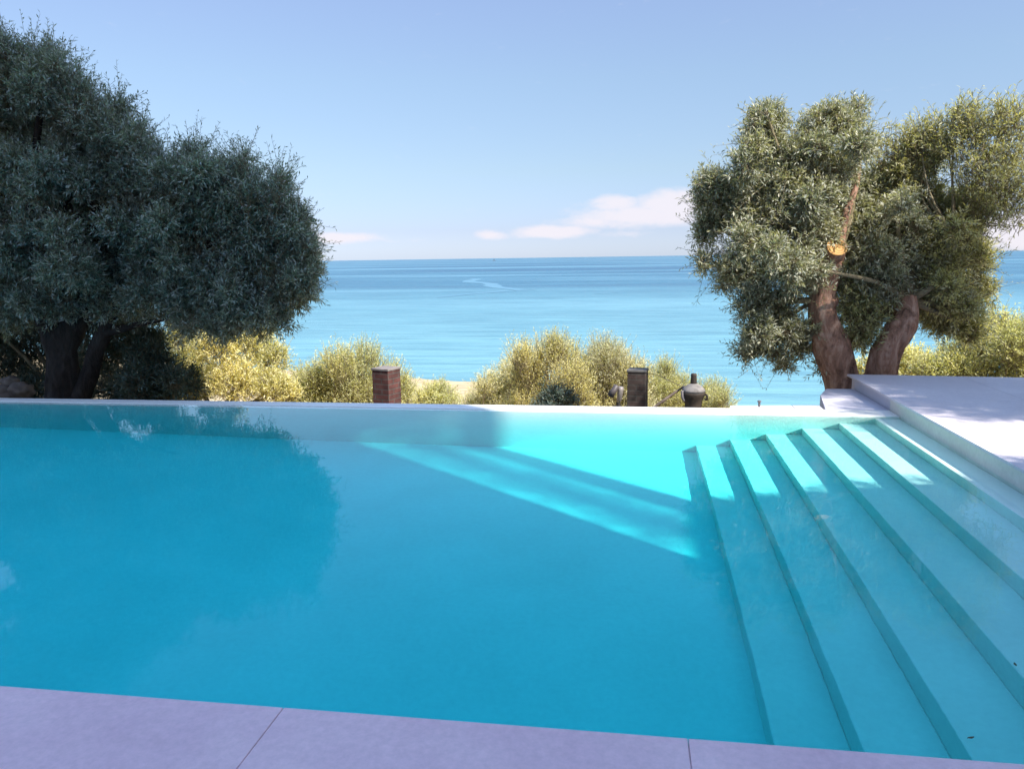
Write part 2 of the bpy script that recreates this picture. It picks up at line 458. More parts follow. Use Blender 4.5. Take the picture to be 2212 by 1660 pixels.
# basin: floor and inner walls as one open shell
bs = MB()
bs.box((XL-.3, YN-.3, ZF-.3), (XR+.3, YF+.3, ZF))
bs.box((XL-.3, YN-.3, ZF+.0005), (XR+.3, YN, -.012))
bs.box((XL-.3, YN+.0005, ZF+.0005), (XL, YF+.3, .006))
bs.build('basin', BASINM, pool)
wl = MB(); wl.box((XL+.0005, YF, -2.4), (XR-.002, YF+.295, -.012)); wl.build('far_wall', PLASTER, pool)
wt_ = MB(); wt_.prism([(XL+.001, YF+.15), (-4.0, YF+.10), (XR-.003, YF-.004), (XR-.003, YF+.30), (XL+.001, YF+.30)], -.0115, .007); wt_.build('weir_edge', WEIRM, pool, bevel=.003)
rw = MB(); rw.box((XR, YN, ZF+.001), (XR+.25, YF+.30, .118)); rw.build('side_wall', WALLT, pool)
for i, (x, z) in enumerate(STX):
    x1 = STX[i+1][0] if i < 5 else XR-.0006
    st = MB(); st.box((x, YN+.001, ZF+.001), (x1, YF-.001, z)); st.build('step', PLASTER, pool, bevel=.008)

# water: refracts and reflects on its upper face, body colour from absorption along the path
m, nt, b = new_mat('pool_water'); nt.nodes.remove(b)
out = nt.nodes['Material Output']
gl = node(nt, 'ShaderNodeBsdfRefraction'); gl.inputs['IOR'].default_value = 1.333; gl.inputs['Roughness'].default_value = 0
tb = node(nt, 'ShaderNodeBsdfTransparent')
ge = node(nt, 'ShaderNodeNewGeometry')
ms = node(nt, 'ShaderNodeMixShader'); nt.links.new(ge.outputs['Backfacing'], ms.inputs[0])
dt = node(nt, 'ShaderNodeVectorMath', operation='DOT_PRODUCT'); nt.links.new(ge.outputs['Normal'], dt.inputs[0]); nt.links.new(ge.outputs['Incoming'], dt.inputs[1])
ab_ = node(nt, 'ShaderNodeMath', operation='ABSOLUTE'); nt.links.new(dt.outputs['Value'], ab_.inputs[0])
tir = node(nt, 'ShaderNodeMapRange'); nt.links.new(ab_.outputs[0], tir.inputs[0]); tir.inputs[1].default_value = .5; tir.inputs[2].default_value = .68; tir.inputs[3].default_value = .08; tir.inputs[4].default_value = 1
gy = node(nt, 'ShaderNodeBsdfGlossy'); gy.inputs['Roughness'].default_value = 0; gy.inputs['Color'].default_value = (1,1,1,1)
mt_ = node(nt, 'ShaderNodeMixShader'); nt.links.new(tir.outputs[0], mt_.inputs[0]); nt.links.new(gy.outputs[0], mt_.inputs[1]); nt.links.new(tb.outputs[0], mt_.inputs[2])
om = node(nt, 'ShaderNodeMath', operation='SUBTRACT'); om.inputs[0].default_value = 1; nt.links.new(ab_.outputs[0], om.inputs[1])
fr = node(nt, 'ShaderNodeMath', operation='POWER'); nt.links.new(om.outputs[0], fr.inputs[0]); fr.inputs[1].default_value = 5.7
gm = node(nt, 'ShaderNodeBsdfGlossy'); gm.inputs['Roughness'].default_value = 0; gm.inputs['Color'].default_value = (1,1,1,1)
mg = node(nt, 'ShaderNodeMixShader'); nt.links.new(fr.outputs[0], mg.inputs[0]); nt.links.new(gl.outputs[0], mg.inputs[1]); nt.links.new(gm.outputs[0], mg.inputs[2])
nt.links.new(mg.outputs[0], ms.inputs[1]); nt.links.new(mt_.outputs[0], ms.inputs[2]); nt.links.new(ms.outputs[0], out.inputs[0])
mp = node(nt, 'ShaderNodeMapping'); mp.inputs['Scale'].default_value = (1, 1, 1); nt.links.new(ge.outputs['Position'], mp.inputs[0])
wn = noise(nt, 2.2, 3, .5, mp.outputs[0], .2)
bp = node(nt, 'ShaderNodeBump', i_Strength=.10, i_Distance=.02); nt.links.new(wn.outputs[0], bp.inputs['Height']); nt.links.new(bp.outputs[0], gl.inputs['Normal']); WB = bp
ab = node(nt, 'ShaderNodeVolumeAbsorption'); ab.inputs[0].default_value = (.25, .945, .968, 1); ab.inputs[1].default_value = 1.0
nt.links.new(ab.outputs[0], out.inputs['Volume']); nt.links.new(WB.outputs[0], gm.inputs['Normal'])
WATER = m
tag(MB().box((XL-.05, YN-.05, ZF-.1), (XR+.05, YF+.20, 0)).build('pool_water', WATER), kind='structure')

# near paving: large slabs with open joints, flush with the water
pv = MB()
J = [-12, -9.46, -8.08, -6.70, -5.32, -3.94, -2.56, -1.18, .20, 1.58, 2.96]
for a, c in zip(J[:-1], J[1:]):
    for y0, y1 in ((.12, YN+.012), (-2.1, .114), (-4.3, -2.106)):
        pv.box((a+.0013, y0, -.011), (c-.0013, y1, .016))
tag(pv.build('paving', COPING, bevel=.004), kind='structure')
tag(MB().box((-12, -4.3, -.1), (2.96, YN-.01, -.012)).box((-12, -4.3, -.011), (2.96, YN-.02, .006)).build('paving_bed', JOINT), kind='structure')

# raised deck on the right: slabs with a thin shadow gap under their edge
DT = .148
dk = MB()
ye = lambda x: 9.46 - .085*(x-2.54)
xs_ = [2.53, 3.73, 4.93, 6.13, 7.33, 8.53, 9.73, 10.93]
yj = [-3, -1.8, -.6, .6, 1.8, 3.0, 4.2, 5.4, 6.6, 7.8, 9.5]
g = .0015
for a, c in zip(xs_[:-1], xs_[1:]):
    for p, q in zip(yj[:-1], yj[1:]):
        if q > 9.4:
            dk.prism([(a+g, p+g), (c-g, p+g), (c-g, ye(c)), (a+g, ye(a))], DT-.022, DT)
        else:
            dk.prism([(a+g, p+g), (c-g, p+g), (c-g, q-g), (a+g, q-g)], DT-.022, DT)
tag(dk.build('terrace', DECKM, bevel=.002), kind='structure')
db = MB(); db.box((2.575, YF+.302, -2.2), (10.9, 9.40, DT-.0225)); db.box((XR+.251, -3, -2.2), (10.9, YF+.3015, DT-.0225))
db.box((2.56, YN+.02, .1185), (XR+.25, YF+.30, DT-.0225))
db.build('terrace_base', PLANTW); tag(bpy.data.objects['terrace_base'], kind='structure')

# low walls beyond the overflow edge
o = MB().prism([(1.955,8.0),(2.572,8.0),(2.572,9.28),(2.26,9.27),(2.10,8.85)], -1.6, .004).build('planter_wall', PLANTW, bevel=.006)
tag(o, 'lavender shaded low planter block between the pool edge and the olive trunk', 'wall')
o = MB().prism([(1.675,8.03),(1.95,8.03),(1.96,8.27),(1.68,8.25)], -1.6, -.004).build('low_wall', RENDER_SHADE, bevel=.006)
tag(o, 'shaded end of the low white wall, shade put in as grey, beside the lavender planter block', 'wall')
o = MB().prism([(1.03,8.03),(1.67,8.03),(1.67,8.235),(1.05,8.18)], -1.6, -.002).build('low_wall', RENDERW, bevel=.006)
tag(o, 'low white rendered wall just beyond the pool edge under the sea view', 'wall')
a = at(1640, 877, 8.12)
bt = MB(); bt.lathe([(.012,-.03),(.012,.02),(.02,.022),(.02,.035),(.008,.04)], (a[0], 8.12, .028), 12)
tag(bt.build('pipe_stub', JOINTD), 'tiny dark pipe stub on top of the low white wall', 'pipe')

# ------------------------------------------------------------------ pillars
def brick_mat(name, c1, c2, c3):
    m, nt, b = new_mat(name)
    co = objco(nt)
    mp = node(nt, 'ShaderNodeMapping'); mp.inputs['Rotation'].default_value = (R(90), 0, 0); nt.links.new(co, mp.inputs[0])
    sp = node(nt, 'ShaderNodeSeparateXYZ'); nt.links.new(co, sp.inputs[0])
    sm = node(nt, 'ShaderNodeMath', operation='ADD'); nt.links.new(sp.outputs[0], sm.inputs[0]); nt.links.new(sp.outputs[1], sm.inputs[1])
    cb = node(nt, 'ShaderNodeCombineXYZ'); nt.links.new(sm.outputs[0], cb.inputs[0]); nt.links.new(sp.outputs[2], cb.inputs[1])
    br = node(nt, 'ShaderNodeTexBrick', i_Scale=1.0); nt.links.new(cb.outputs[0], br.inputs[0])
    br.inputs['Color1'].default_value = (*c1, 1); br.inputs['Color2'].default_value = (*c2, 1); br.inputs['Mortar'].default_value = (*c3, 1)
    br.inputs['Brick Width'].default_value = .22; br.inputs['Row Height'].default_value = .068; br.inputs['Mortar Size'].default_value = .008
    n1 = noise(nt, 8, 5, .6, co); r1 = ramp(nt, n1.outputs[0], [(.3, (.55,.52,.52)), (.7, (1.15,1.1,1.05))])
    mx = node(nt, 'ShaderNodeMix', data_type='RGBA', blend_type='MULTIPLY'); mx.inputs[0].default_value = 1
    nt.links.new(br.outputs[0], mx.inputs[6]); nt.links.new(r1.outputs[0], mx.inputs[7]); nt.links.new(mx.outputs[2], b.inputs['Base Color'])
    b.inputs['Roughness'].default_value = .9; b.inputs['Specular IOR Level'].default_value = .15
    bp = node(nt, 'ShaderNodeBump', i_Strength=.5, i_Distance=.01); nt.links.new(br.outputs['Fac'], bp.inputs['Height']); bp.invert = True
    nt.links.new(bp.outputs[0], b.inputs['Normal'])
    return m
BRICK = brick_mat('red_brick', (.125,.055,.05), (.09,.045,.042), (.10,.085,.08))
BRICKD = brick_mat('weathered_brick', (.075,.055,.05), (.05,.042,.04), (.07,.065,.06))
CAPM = surf('pillar_cap', (.16,.14,.13), (.24,.21,.20), 8, .9, .2, 40, .2)
CAPD = surf('pillar_cap_dark', (.10,.095,.09), (.15,.14,.13), 8, .9, .2, 40, .2)

def pillar(px0, px1, pytop, Y, rot, label, mats):
    a, c = at(px0, pytop, Y), at(px1, pytop, Y)
    w = c[0]-a[0]; zt = a[2]
    cx_, cy_ = (a[0]+c[0])/2, Y+w/2
    gz = ground_z(cx_, cy_)-.1
    t = empty('brick_pillar', (cx_, cy_, gz), label, 'pillar')
    mb = MB(); hw = w/2
    mb.add([(-hw*1.05,-hw*1.05,0),(hw*1.05,-hw*1.05,0),(hw*1.05,hw*1.05,0),(-hw*1.05,hw*1.05,0),
            (-hw,-hw,zt-gz-.03),(hw,-hw,zt-gz-.03),(hw,hw,zt-gz-.03),(-hw,hw,zt-gz-.03)],
           [(0,3,2,1),(4,5,6,7),(0,1,5,4),(1,2,6,5),(2,3,7,6),(3,0,4,7)])
    s = mb.build('shaft', mats[0], bevel=.006); s.parent = t
    cp = MB().box((-hw-.008,-hw-.008,zt-gz-.0295), (hw+.008,hw+.008,zt-gz)).build('cap', mats[1], bevel=.006); cp.parent = t
    t.rotation_euler = (0, 0, rot)
    return t
pillar(806, 848, 796, 9.6, R(-20), 'red brick pillar standing alone in front of the yellow bushes', (BRICK, CAPM))
pillar(1358, 1398, 799, 9.6, R(-9), 'dark weathered brick pillar between the garden spotlight and the bottle-shaped urn', (BRICKD, CAPD))

# ------------------------------------------------------------------ spotlight, urn, pole, wire
METAL, _nt, _b = new_mat('lamp_metal')
_n = noise(_nt, 30, 4, .6, objco(_nt)); _r = ramp(_nt, _n.outputs[0], [(.3, (.20,.17,.16)), (.7, (.34,.30,.28))]); _nt.links.new(_r.outputs[0], _b.inputs['Base Color'])
_b.inputs['Roughness'].default_value = .5; _b.inputs['Metallic'].default_value = .3
DARKM = surf('dark_iron', (.02,.018,.016), (.05,.042,.036), 14, .6, .2, 40, .35)
URNW = surf('urn_shoulder_grey', (.13,.12,.115), (.27,.245,.23), 12, .8, .2, 40, .2)  # paler grey than the body
URND = surf('urn_dark', (.025,.02,.017), (.07,.05,.035), 12, .7, .25, 35, .3)
Y = 9.0
s = mpp(Y)
base = at(1336, 882, Y)
t = empty('garden_spotlight', (base[0], Y, base[2]-.25), 'small hooded garden spotlight on a short post left of the dark pillar', 'spotlight')
def loc(o, t):       # parts are built in world metres, then hung under their thing
    o.parent = t; o.location = -Vector(t.location); return o
mb = MB(); mb.lathe([(.026,-.25),(.026,.02),(.022,.03),(.022,.075)], base, 14); loc(mb.build('post', DARKM, smooth=False), t)
mb = MB(); h0, h1 = Vector(at(1337, 866, Y)), Vector(at(1341, 835, Y))
hl = (h1-h0).length
mb.lathe([(.022,0),(.028,.004),(.036,hl*.75),(.038,hl*.97),(.030,hl)], h0, 20, h1-h0); loc(mb.build('lamp_head', METAL, smooth=True), t)
mb = MB(); h0, h1 = Vector(at(1333, 832, Y-.035)), Vector(at(1318, 856, Y-.075))
hl = (h1-h0).length
mb.lathe([(.020,0),(.032,.006),(.036,hl*.5),(.041,hl),(.037,hl-.002),(.030,hl*.5)], h0, 20, h1-h0)
loc(mb.build('lamp_shade', surf('shade_dark', (.05,.04,.04), (.09,.075,.075), 20, .5, .1), smooth=True), t)
mb = MB(); mb.add(*tube([at(1332, 838, Y-.03), at(1340, 842, Y)], [.012, .012], 8)); loc(mb.build('bracket', DARKM), t)

base = at(1497, 884, Y)
t = empty('garden_urn', (base[0], Y, base[2]-.3), 'dark bottle-necked garden urn with whitish shoulders behind the pool edge', 'urn')
k = s
prof = lambda lst: [(r_*k, z_*k) for r_, z_ in lst]
b0 = (base[0], Y, base[2])
mb = MB(); mb.lathe(prof([(17,-55),(17.5,4),(18.5,18),(22.5,28),(24.4,34),(24.2,38)]), b0, 28); loc(mb.build('body', URND, smooth=True), t)
mb = MB(); mb.lathe(prof([(24.4,38.2),(24,43),(19,49),(12,53),(7.2,56)]), b0, 28); loc(mb.build('shoulder', URNW, smooth=True), t)
mb = MB(); mb.lathe(prof([(7.4,52),(6.6,60),(5.9,70),(6.2,74),(5.4,77)]), b0, 18); loc(mb.build('neck', URND, smooth=True), t)
mb = MB(); h0 = np.array(b0)
mb.add(*tube([h0+np.array([22*k,-.06,26*k]), h0+np.array([27*k,-.07,24*k]), h0+np.array([27*k,-.07,32*k]), h0+np.array([23.5*k,-.06,35*k])], [.012]*4, 8))
loc(mb.build('handle', URND, smooth=True), t)
mb = MB(); mb.add(*tube([h0+np.array([-24*k,-.05,42*k]), h0+np.array([-22*k,-.06,28*k]), h0+np.array([-19*k,-.08,20*k])], [.02,.022,.012], 10))
loc(mb.build('spout', surf('urn_grey', (.12,.10,.10), (.3,.27,.27), 9, .7, .2), smooth=True), t)

WOOD = surf('weathered_wood', (.10,.075,.06), (.22,.17,.14), 12, .85, .3, 40, .2, vec_scale=(1,1,.2))
p0, p1 = at(1390, 896, Y+.05), at(1478, 834, Y+.12)
o = mesh('pole', *tube([p0, (p0+p1)/2+np.array([0,0,.004]), p1], [.017,.017,.012], 10), WOOD, smooth=True)
tag(o, 'thin wooden pole leaning down to the left from the urn', 'pole')
pts = [at(1392, 806, 9.75), at(1418, 809, 9.6), at(1440, 819, 9.4), at(1470, 833, Y+.11)]
o = mesh('wire', *tube(pts, [.004]*4, 6), WOOD, smooth=True)
tag(o, 'thin slack wire from the dark pillar across to the urn', 'wire')

# ------------------------------------------------------------------ ship on the horizon
d = ray(1068, 560); tt = 4200/d[1]; c = np.array([0,0,CH])+d*tt
t = empty('ship', (c[0], c[1], SEA), 'tiny grey ship far off on the sea horizon', 'ship')
SHIPM = surf('ship_paint', (.10,.14,.18), (.14,.18,.22), .2, .6, 0)
mb = MB(); mb.prism([(-9,-2.2),(7,-2.4),(11,0),(7,2.4),(-9,2.2)], 0, 2.6); h = mb.build('hull', SHIPM); h.parent = t
mb = MB(); mb.box((-6,-1.8,2.601),(1,1.8,6.2)); mb.box((-4,-1.4,6.2005),(-1,1.4,8.2)); h = mb.build('cabin', SHIPM); h.parent = t
mb = MB(); mb.lathe([(.35,8.0),(.25,13)], (-2.5,0,.2005), 8); h = mb.build('mast', SHIPM); h.parent = t

# ------------------------------------------------------------------ trees
def limb_set(mb, start, r0, targets, rng, r1=.015, rough=.12):
    for tg in targets:
        a = np.array(start); c = np.array(tg)
        mid = a*.5+c*.5 + rng.normal(size=3)*.12 + np.array([0,0,.08])
        mb.add(*tube([a, a*.7+mid*.3, mid, c*.75+mid*.25, c], [r0, r0*.8, r0*.55, r0*.32, r1], 8, rough, 3, 3))

def blob(px, py, rpx, Y, n, flat=1.0, deep=.85):
    c = at(px, py, Y); r_ = rpx*mpp(Y)
    return (c, (r_, r_*deep, r_*flat), n)

# --- right olive
rng = np.random.default_rng(11)
YT = 9.75
k = mpp(YT)
b0 = at(1820, 838, YT)
tr = empty('olive_tree', (b0[0], YT, -1.2), 'old forked olive tree with a sawn limb beside the raised deck', 'tree')
def T(px, py, dy=0): return at(px, py, YT+dy)
mb = MB()
mb.add(*tube([T(1836,960), T(1822,860), T(1812,800), T(1797,745,-.03), T(1780,695,-.06), T(1776,645,-.05), T(1790,600,-.06), T(1800,560,-.1)],
             [.24,.185,.205,.215,.165,.135,.125,.115], 56, .13, 1, 16))
mb.add(*tube([T(1862,960,.05), T(1890,860,.05), T(1903,800,.03), T(1917,755), T(1940,715,-.03), T(1955,690,-.02), T(1962,640,.05)],
             [.24,.20,.18,.17,.165,.15,.10], 56, .16, 5, 16))
# swollen burrs on the right limb
for (px, py, r_) in ((1962,706,.085),(1935,700,.07),(1972,690,.06),(1800,655,.06)):
    c = T(px, py, -.12); mb.add(*tube([c-np.array([.06,0,.05]), c, c+np.array([.05,.02,.07])], [.02, r_, .02], 12, .25, px))
mb.add(*tube([T(1795,580,-.05), T(1812,520,0), T(1826,465,.02), T(1850,400,.1), T(1860,330,.1)], [.10,.07,.05,.03,.012], 12, .12, 2))
trunk = mb.build('trunk', BARKR, smooth=True); loc(trunk, tr)
# sawn stub facing the pool
c0 = Vector(T(1801,556,-.08)); c1 = Vector(T(1808,534,-.27))
axd = (c1-c0).normalized()
mb = MB(); mb.add(*tube([c0-axd*.05, c0, c1], [.115,.118,.112], 20, .05, 7)); st = mb.build('sawn_stub', BARKR, smooth=True); loc(st, tr)
m, nt, b = new_mat('sawn_wood')
co = objco(nt); vm = node(nt, 'ShaderNodeVectorMath', operation='DISTANCE'); nt.links.new(co, vm.inputs[0]); vm.inputs[1].default_value = tuple(c1 + Vector((.02,0,-.02)))
nz = noise(nt, 9, 4, .6, co); mad = node(nt, 'ShaderNodeMath', operation='MULTIPLY_ADD'); nt.links.new(nz.outputs[0], mad.inputs[0]); mad.inputs[1].default_value = .05; nt.links.new(vm.outputs['Value'], mad.inputs[2])
sn = node(nt, 'ShaderNodeMath', operation='SINE'); mul = node(nt, 'ShaderNodeMath', operation='MULTIPLY'); nt.links.new(mad.outputs[0], mul.inputs[0]); mul.inputs[1].default_value = 240; nt.links.new(mul.outputs[0], sn.inputs[0])
cr = ramp(nt, sn.outputs[0], [(0, (.40,.20,.06)), (1, (.56,.34,.12))]); nt.links.new(cr.outputs[0], b.inputs['Base Color']); b.inputs['Roughness'].default_value = .8
mb = MB(); mb.lathe([(.116,-.004),(.114,.006),(.10,.009)], tuple(c1+axd*.004), 28, tuple(axd + Vector((.12,0,.05)))); cf = mb.build('cut_face', m); loc(cf, tr)
BL = [(1650,290,62,0,1),(1645,258,30,.0,.5),(1735,315,70,.1,1),(1835,295,66,.1,1),(1850,255,34,.1,.5),(1790,262,36,0,.5),(1580,395,72,0,1),(1680,395,85,-.1,1),(1780,400,80,-.1,1),(1548,465,56,.1,1),
      (1625,500,80,-.1,1),(1715,490,80,-.2,1),(1525,500,34,.1,.5),(1595,585,62,0,1),(1680,600,78,-.1,1),(1640,675,68,0,1),(1700,700,58,.1,1),(1655,745,44,0,.8),(1738,740,40,.15,.6),
      (1790,455,55,.25,1),(1880,415,66,.1,1),(1955,395,64,.1,1),(1915,490,78,.1,1),(2005,475,78,.1,1),(2075,450,58,.2,.8),(1900,580,66,.15,1),(1985,580,82,0,1),
      (2065,560,66,.1,1),(2040,645,70,.05,1),(1960,650,52,.3,1),(2085,690,44,0,.7),(1990,350,52,.1,.6),(1740,610,50,.3,.8),(1840,540,60,.35,1),(1850,640,44,.45,.7),(1858,695,36,.4,.5),
      (1760,590,30,-.28,.35),(1620,760,28,0,.35),(1690,775,26,.1,.35),(1775,790,20,.1,.25),(1520,560,24,0,.3),(2110,620,36,.1,.7),(2120,560,36,0,.7),(1890,520,62,-.1,.9),(1950,560,66,-.2,.9),(2010,560,60,-.1,.9),(1900,620,48,-.05,.9),(2020,620,60,-.2,.9),(2075,650,50,-.2,.9),(1870,470,56,.05,.9),(1940,470,60,-.1,.9),(1990,420,56,0,.9),(1850,600,34,.1,.9),(2060,500,52,-.1,.9),(1960,620,44,-.1,.8),(1870,690,30,.35,.8),(1845,735,22,.4,.7),(2030,705,34,.1,.7),(2100,720,26,0,.5),(1760,520,52,-.1,.9),(1730,560,46,-.2,.8),(1650,440,60,.1,1)]
bl, bly, spr = [], [], []
for px, py, r_, dy, k_ in BL:              # every clump breaks up into small sprays with gaps between them
    back = .62 if px > 1840 else 0
    for _ in range(6):
        a_, q_ = rng.uniform(0, 2*math.pi), rng.random()**.5*.74*r_
        rr = r_*rng.uniform(.20, .44)
        (bly if px+q_*math.cos(a_)+rng.normal()*30 > 1985 else bl).append(
            blob(px+q_*math.cos(a_), py+q_*math.sin(a_), rr, YT+back+dy*1.6+rng.normal()*r_*k*.75, int(1.12*k_*(rr**1.5))+5, rng.uniform(.8, 1.3), .95))
    spr.append(blob(px, py, r_*.80, YT+back+dy*1.6, int(.17*k_*r_**1.4), 1.0, 1.0))
for px, py, r_, dy, n_ in ((1862,690,40,-.02,200),(1850,648,42,.0,220),(1886,664,34,.05,150),(1835,600,40,.0,200),(1868,725,26,.05,90),(1905,610,44,-.05,220),(1880,560,44,-.05,220)):
    (bly if py > 620 else bl).append(blob(px, py, r_, YT+dy, n_, 1.0, .9))
SP = [(1915,335,34,.5),(1955,328,36,.5),(2005,318,40,.5),(2045,300,38,.4),(1985,300,24,.5),(2070,270,28,.3),(2090,330,52,.2),(2155,300,52,.2),(2190,360,56,.3),(2150,420,56,.2),(2120,385,46,.1),(2100,270,30,.2),(2180,265,34,.2),(2190,450,44,.2),(2120,480,36,.2)]
sp_ = [blob(px, py, r_, YT+dy, int(.46*(r_**1.5)), 1.2, .8) for px, py, r_, dy in SP]
mb = MB()
limb_set(mb, T(1776,650,-.02), .05, [b_[0] for b_ in bl[:100:9]], rng)
limb_set(mb, T(1962,650,.05), .05, [b_[0] for b_ in (bl[110:]+bly)[::9]], rng)
limb_set(mb, T(2060,520,.1), .022, [b_[0] for b_ in sp_[:6]], rng, .006)
lb = mb.build('limbs', TWIG, smooth=True); loc(lb, tr)
parts = [foliage(rng, bl, .064, .0145, 9, .17, .30, .75, .65, .5), foliage(rng, bly, .064, .0145, 9, .17, .35, .75, .65, .5, mi0=2), foliage(rng, spr, .062, .0125, 10, .34, .30, .9, .5, .5), foliage(rng, sp_, .062, .013, 8, .26, .75, .5, .5, .3, mi0=2)]
leaf_mesh('crown', parts, [LEAF_R, TWIG, LEAF_RY], tr)

# --- left olive
rng = np.random.default_rng(23)
YL = 8.9
b0 = at(140, 862, YL)
tl = empty('olive_tree', (b0[0], YL, -.3), 'big dense olive tree in deep shade left of the pool', 'tree')
def T2(px, py, dy=0): return at(px, py, YL+dy)
mb = MB()
mb.add(*tube([T2(138,900), T2(140,840), T2(132,760), T2(105,680,.1), T2(60,580,.1)], [.28,.215,.18,.16,.12], 40, .16, 1, 10))
mb.add(*tube([T2(150,900), T2(185,830), T2(215,740,.05), T2(255,660,.1), T2(330,590,.1), T2(420,520,.15)], [.14,.11,.095,.085,.07,.04], 20, .18, 4, 8))
mb.add(*tube([T2(128,760), T2(180,640,.2), T2(220,520,.3), T2(230,400,.3)], [.2,.17,.12,.05], 14, .14, 9, 5))
mb.add(*tube([T2(225,720,.05), T2(300,700,.0), T2(360,690,-.05)], [.06,.04,.015], 10, .2, 12, 4))
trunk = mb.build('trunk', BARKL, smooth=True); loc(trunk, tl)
BL = [(-30,170,75),(20,150,50),(100,160,48),(85,215,80),(165,235,60),(-20,290,120),(110,310,100),(230,290,70),(210,370,100),(300,360,70),(20,430,130),(150,440,110),(290,440,95),
      (370,395,62),(440,390,60),(510,395,58),(380,470,85),(470,470,80),(560,450,65),(595,420,40),(600,500,66),(620,560,56),(550,540,75),(450,560,85),(340,550,90),(230,540,100),(90,560,110),(-20,580,110),
      (600,620,56),(540,640,62),(470,650,58),(400,640,60),(320,640,60),(560,690,36),(500,690,36),(635,500,34),(645,590,30),(640,470,28),(250,640,50),(20,650,70),(130,640,60),(420,690,34),
      (60,120,24),(10,110,26),(110,120,26),(160,175,28),(250,225,26),(300,285,28),(420,335,28),(520,350,26),(605,385,22),(660,530,22),(655,620,22)]
BL += [(200,265,40),(245,285,42),(285,330,42),(330,370,42),(370,375,38),(410,375,36),(475,385,36),(540,425,40),(600,450,38),(640,490,30),(648,565,34),(600,670,34),(640,630,28),(180,225,30),(130,165,36),(55,150,40),(480,700,30),(20,480,70),(80,400,70),(0,350,60),(20,240,60),(40,560,80),(120,620,70),(180,560,70),(40,660,50),(160,330,60),(300,520,70),(420,520,70),(520,520,60),(330,450,60),(480,600,60)]
BL += [(-120,250,110),(-140,420,120),(-120,560,100),(-200,340,120),(-130,130,80),(-130,40,80),(-60,60,46),(-240,520,120)]
kl = mpp(YL); bl0 = [blob(px, py, r_, YL, 1) for px, py, r_ in BL]
bl, shoots, edge = [], [], []
for px, py, r_ in BL:
    for _ in range(5):
        a_, q_ = rng.uniform(0, 2*math.pi), rng.random()**.5*.75*r_
        rr = r_*rng.uniform(.22, .45)
        bl.append(blob(px+q_*math.cos(a_), py+q_*math.sin(a_)+14, rr, YL+rng.uniform(-.3, .4)+rng.normal()*r_*kl*.6, int((.66 if (r_ < 50 or py < 330) else 1.2)*(rr**1.5))+4, 1.0, 1.0))
    if r_ > 50 and py > 300:               # the far side of the crown
        for dY in ((1.2, 2.3) if px < 480 else (1.1,)):
            for _ in range(3):
                a_, q_ = rng.uniform(0, 2*math.pi), rng.random()**.5*.7*r_
                rr = r_*rng.uniform(.3, .5)
                bl.append(blob(px+q_*math.cos(a_)*.9-10, py+q_*math.sin(a_)+10, rr, YL+dY+rng.normal()*.2, int(1.0*(rr**1.5))+5, 1.0, 1.0))
    if r_ < 85: shoots.append(blob(px, py-r_*.05, r_*.75, YL+rng.uniform(-.3,.3), int(.24*r_**1.3)))
    if r_ < 66: edge.append(blob(px, py+6, r_*.95, YL+rng.uniform(-.4,.4), int(.30*r_**1.3)))
mb = MB()
limb_set(mb, T2(240,520,.3), .08, [b_[0] for b_ in bl0[8:24:3]], rng)
limb_set(mb, T2(60,580,.1), .09, [b_[0] for b_ in bl0[0:8:2]], rng)
limb_set(mb, T2(420,520,.15), .05, [b_[0] for b_ in bl0[14:34:3]], rng)
lb = mb.build('limbs', BARKL, smooth=True); loc(lb, tl)
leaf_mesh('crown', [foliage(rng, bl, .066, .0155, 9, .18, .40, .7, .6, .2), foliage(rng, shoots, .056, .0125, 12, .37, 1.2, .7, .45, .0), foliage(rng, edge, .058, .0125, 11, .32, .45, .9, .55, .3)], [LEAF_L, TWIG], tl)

# --- bushes down the slope
def bush(name, blobs, Y, mat, label, seed, dens=1.0, leaf=(.055, .014), up_=1.0, tl_=.34, pt=9, cat='bush', deep=1.0, stem=True):
    tl_ *= .78; blobs = [(p, q_+8, r_*.9) for p, q_, r_ in blobs]
    rng = np.random.default_rng(seed)
    px = sum(b_[0] for b_ in blobs)/len(blobs)
    c = at(px, 870, Y); gz = ground_z(c[0], Y)
    t = empty(name, (c[0], Y, gz-.05), label, cat)
    bl = [blob(p, q_, r_, Y+rng.uniform(-.5, .5), int(dens*.95*r_**1.5), 1.0, deep) for p, q_, r_ in blobs]
    # fill down to the ground
    for p, q_, r_ in blobs:
        if q_ > 790:
            w = at(p, q_, Y)
            zz = w[2]-r_*mpp(Y)*.8
            while zz > gz+.2:
                bl.append(((w[0]+rng.normal()*.1, Y+rng.uniform(-.3,.3), zz), (r_*mpp(Y)*.9,)*3, int(dens*.6*r_**1.5))); zz -= r_*mpp(Y)*.9
    mb = MB()
    for j in range(7):
        tg = bl[int(rng.integers(len(blobs)))][0]
        o_ = np.array([c[0]+rng.normal()*.12, Y+rng.normal()*.12, gz-.1])
        mb.add(*tube([o_, o_*.5+np.array(tg)*.5+rng.normal(size=3)*.1, tg], [.05,.03,.008], 7, .15, j, 4))
    loc(mb.build('stems', TWIG, smooth=True), t)
    leaf_mesh('foliage', [foliage(rng, bl, leaf[0], leaf[1], pt, tl_, up_, .55, .45, .1)], [mat, TWIG], t)
    return t
G = 'sunlit bushes on the slope beyond the pool'
def bushg(*a, **kw):
    t = bush(*a, **kw); t['group'] = G; return t
bushg('bush', [(400,760,48),(470,745,55),(540,745,52),(590,770,40),(430,820,55),(510,820,60),(585,830,45),(385,725,30),(560,715,26),(620,845,30),(395,850,40)], 13.5, LEAF_Y,
      'golden yellow bush glowing just right of the shaded olive tree', 31, 1.7, leaf=(.062,.018), up_=.8, tl_=.34, pt=8)
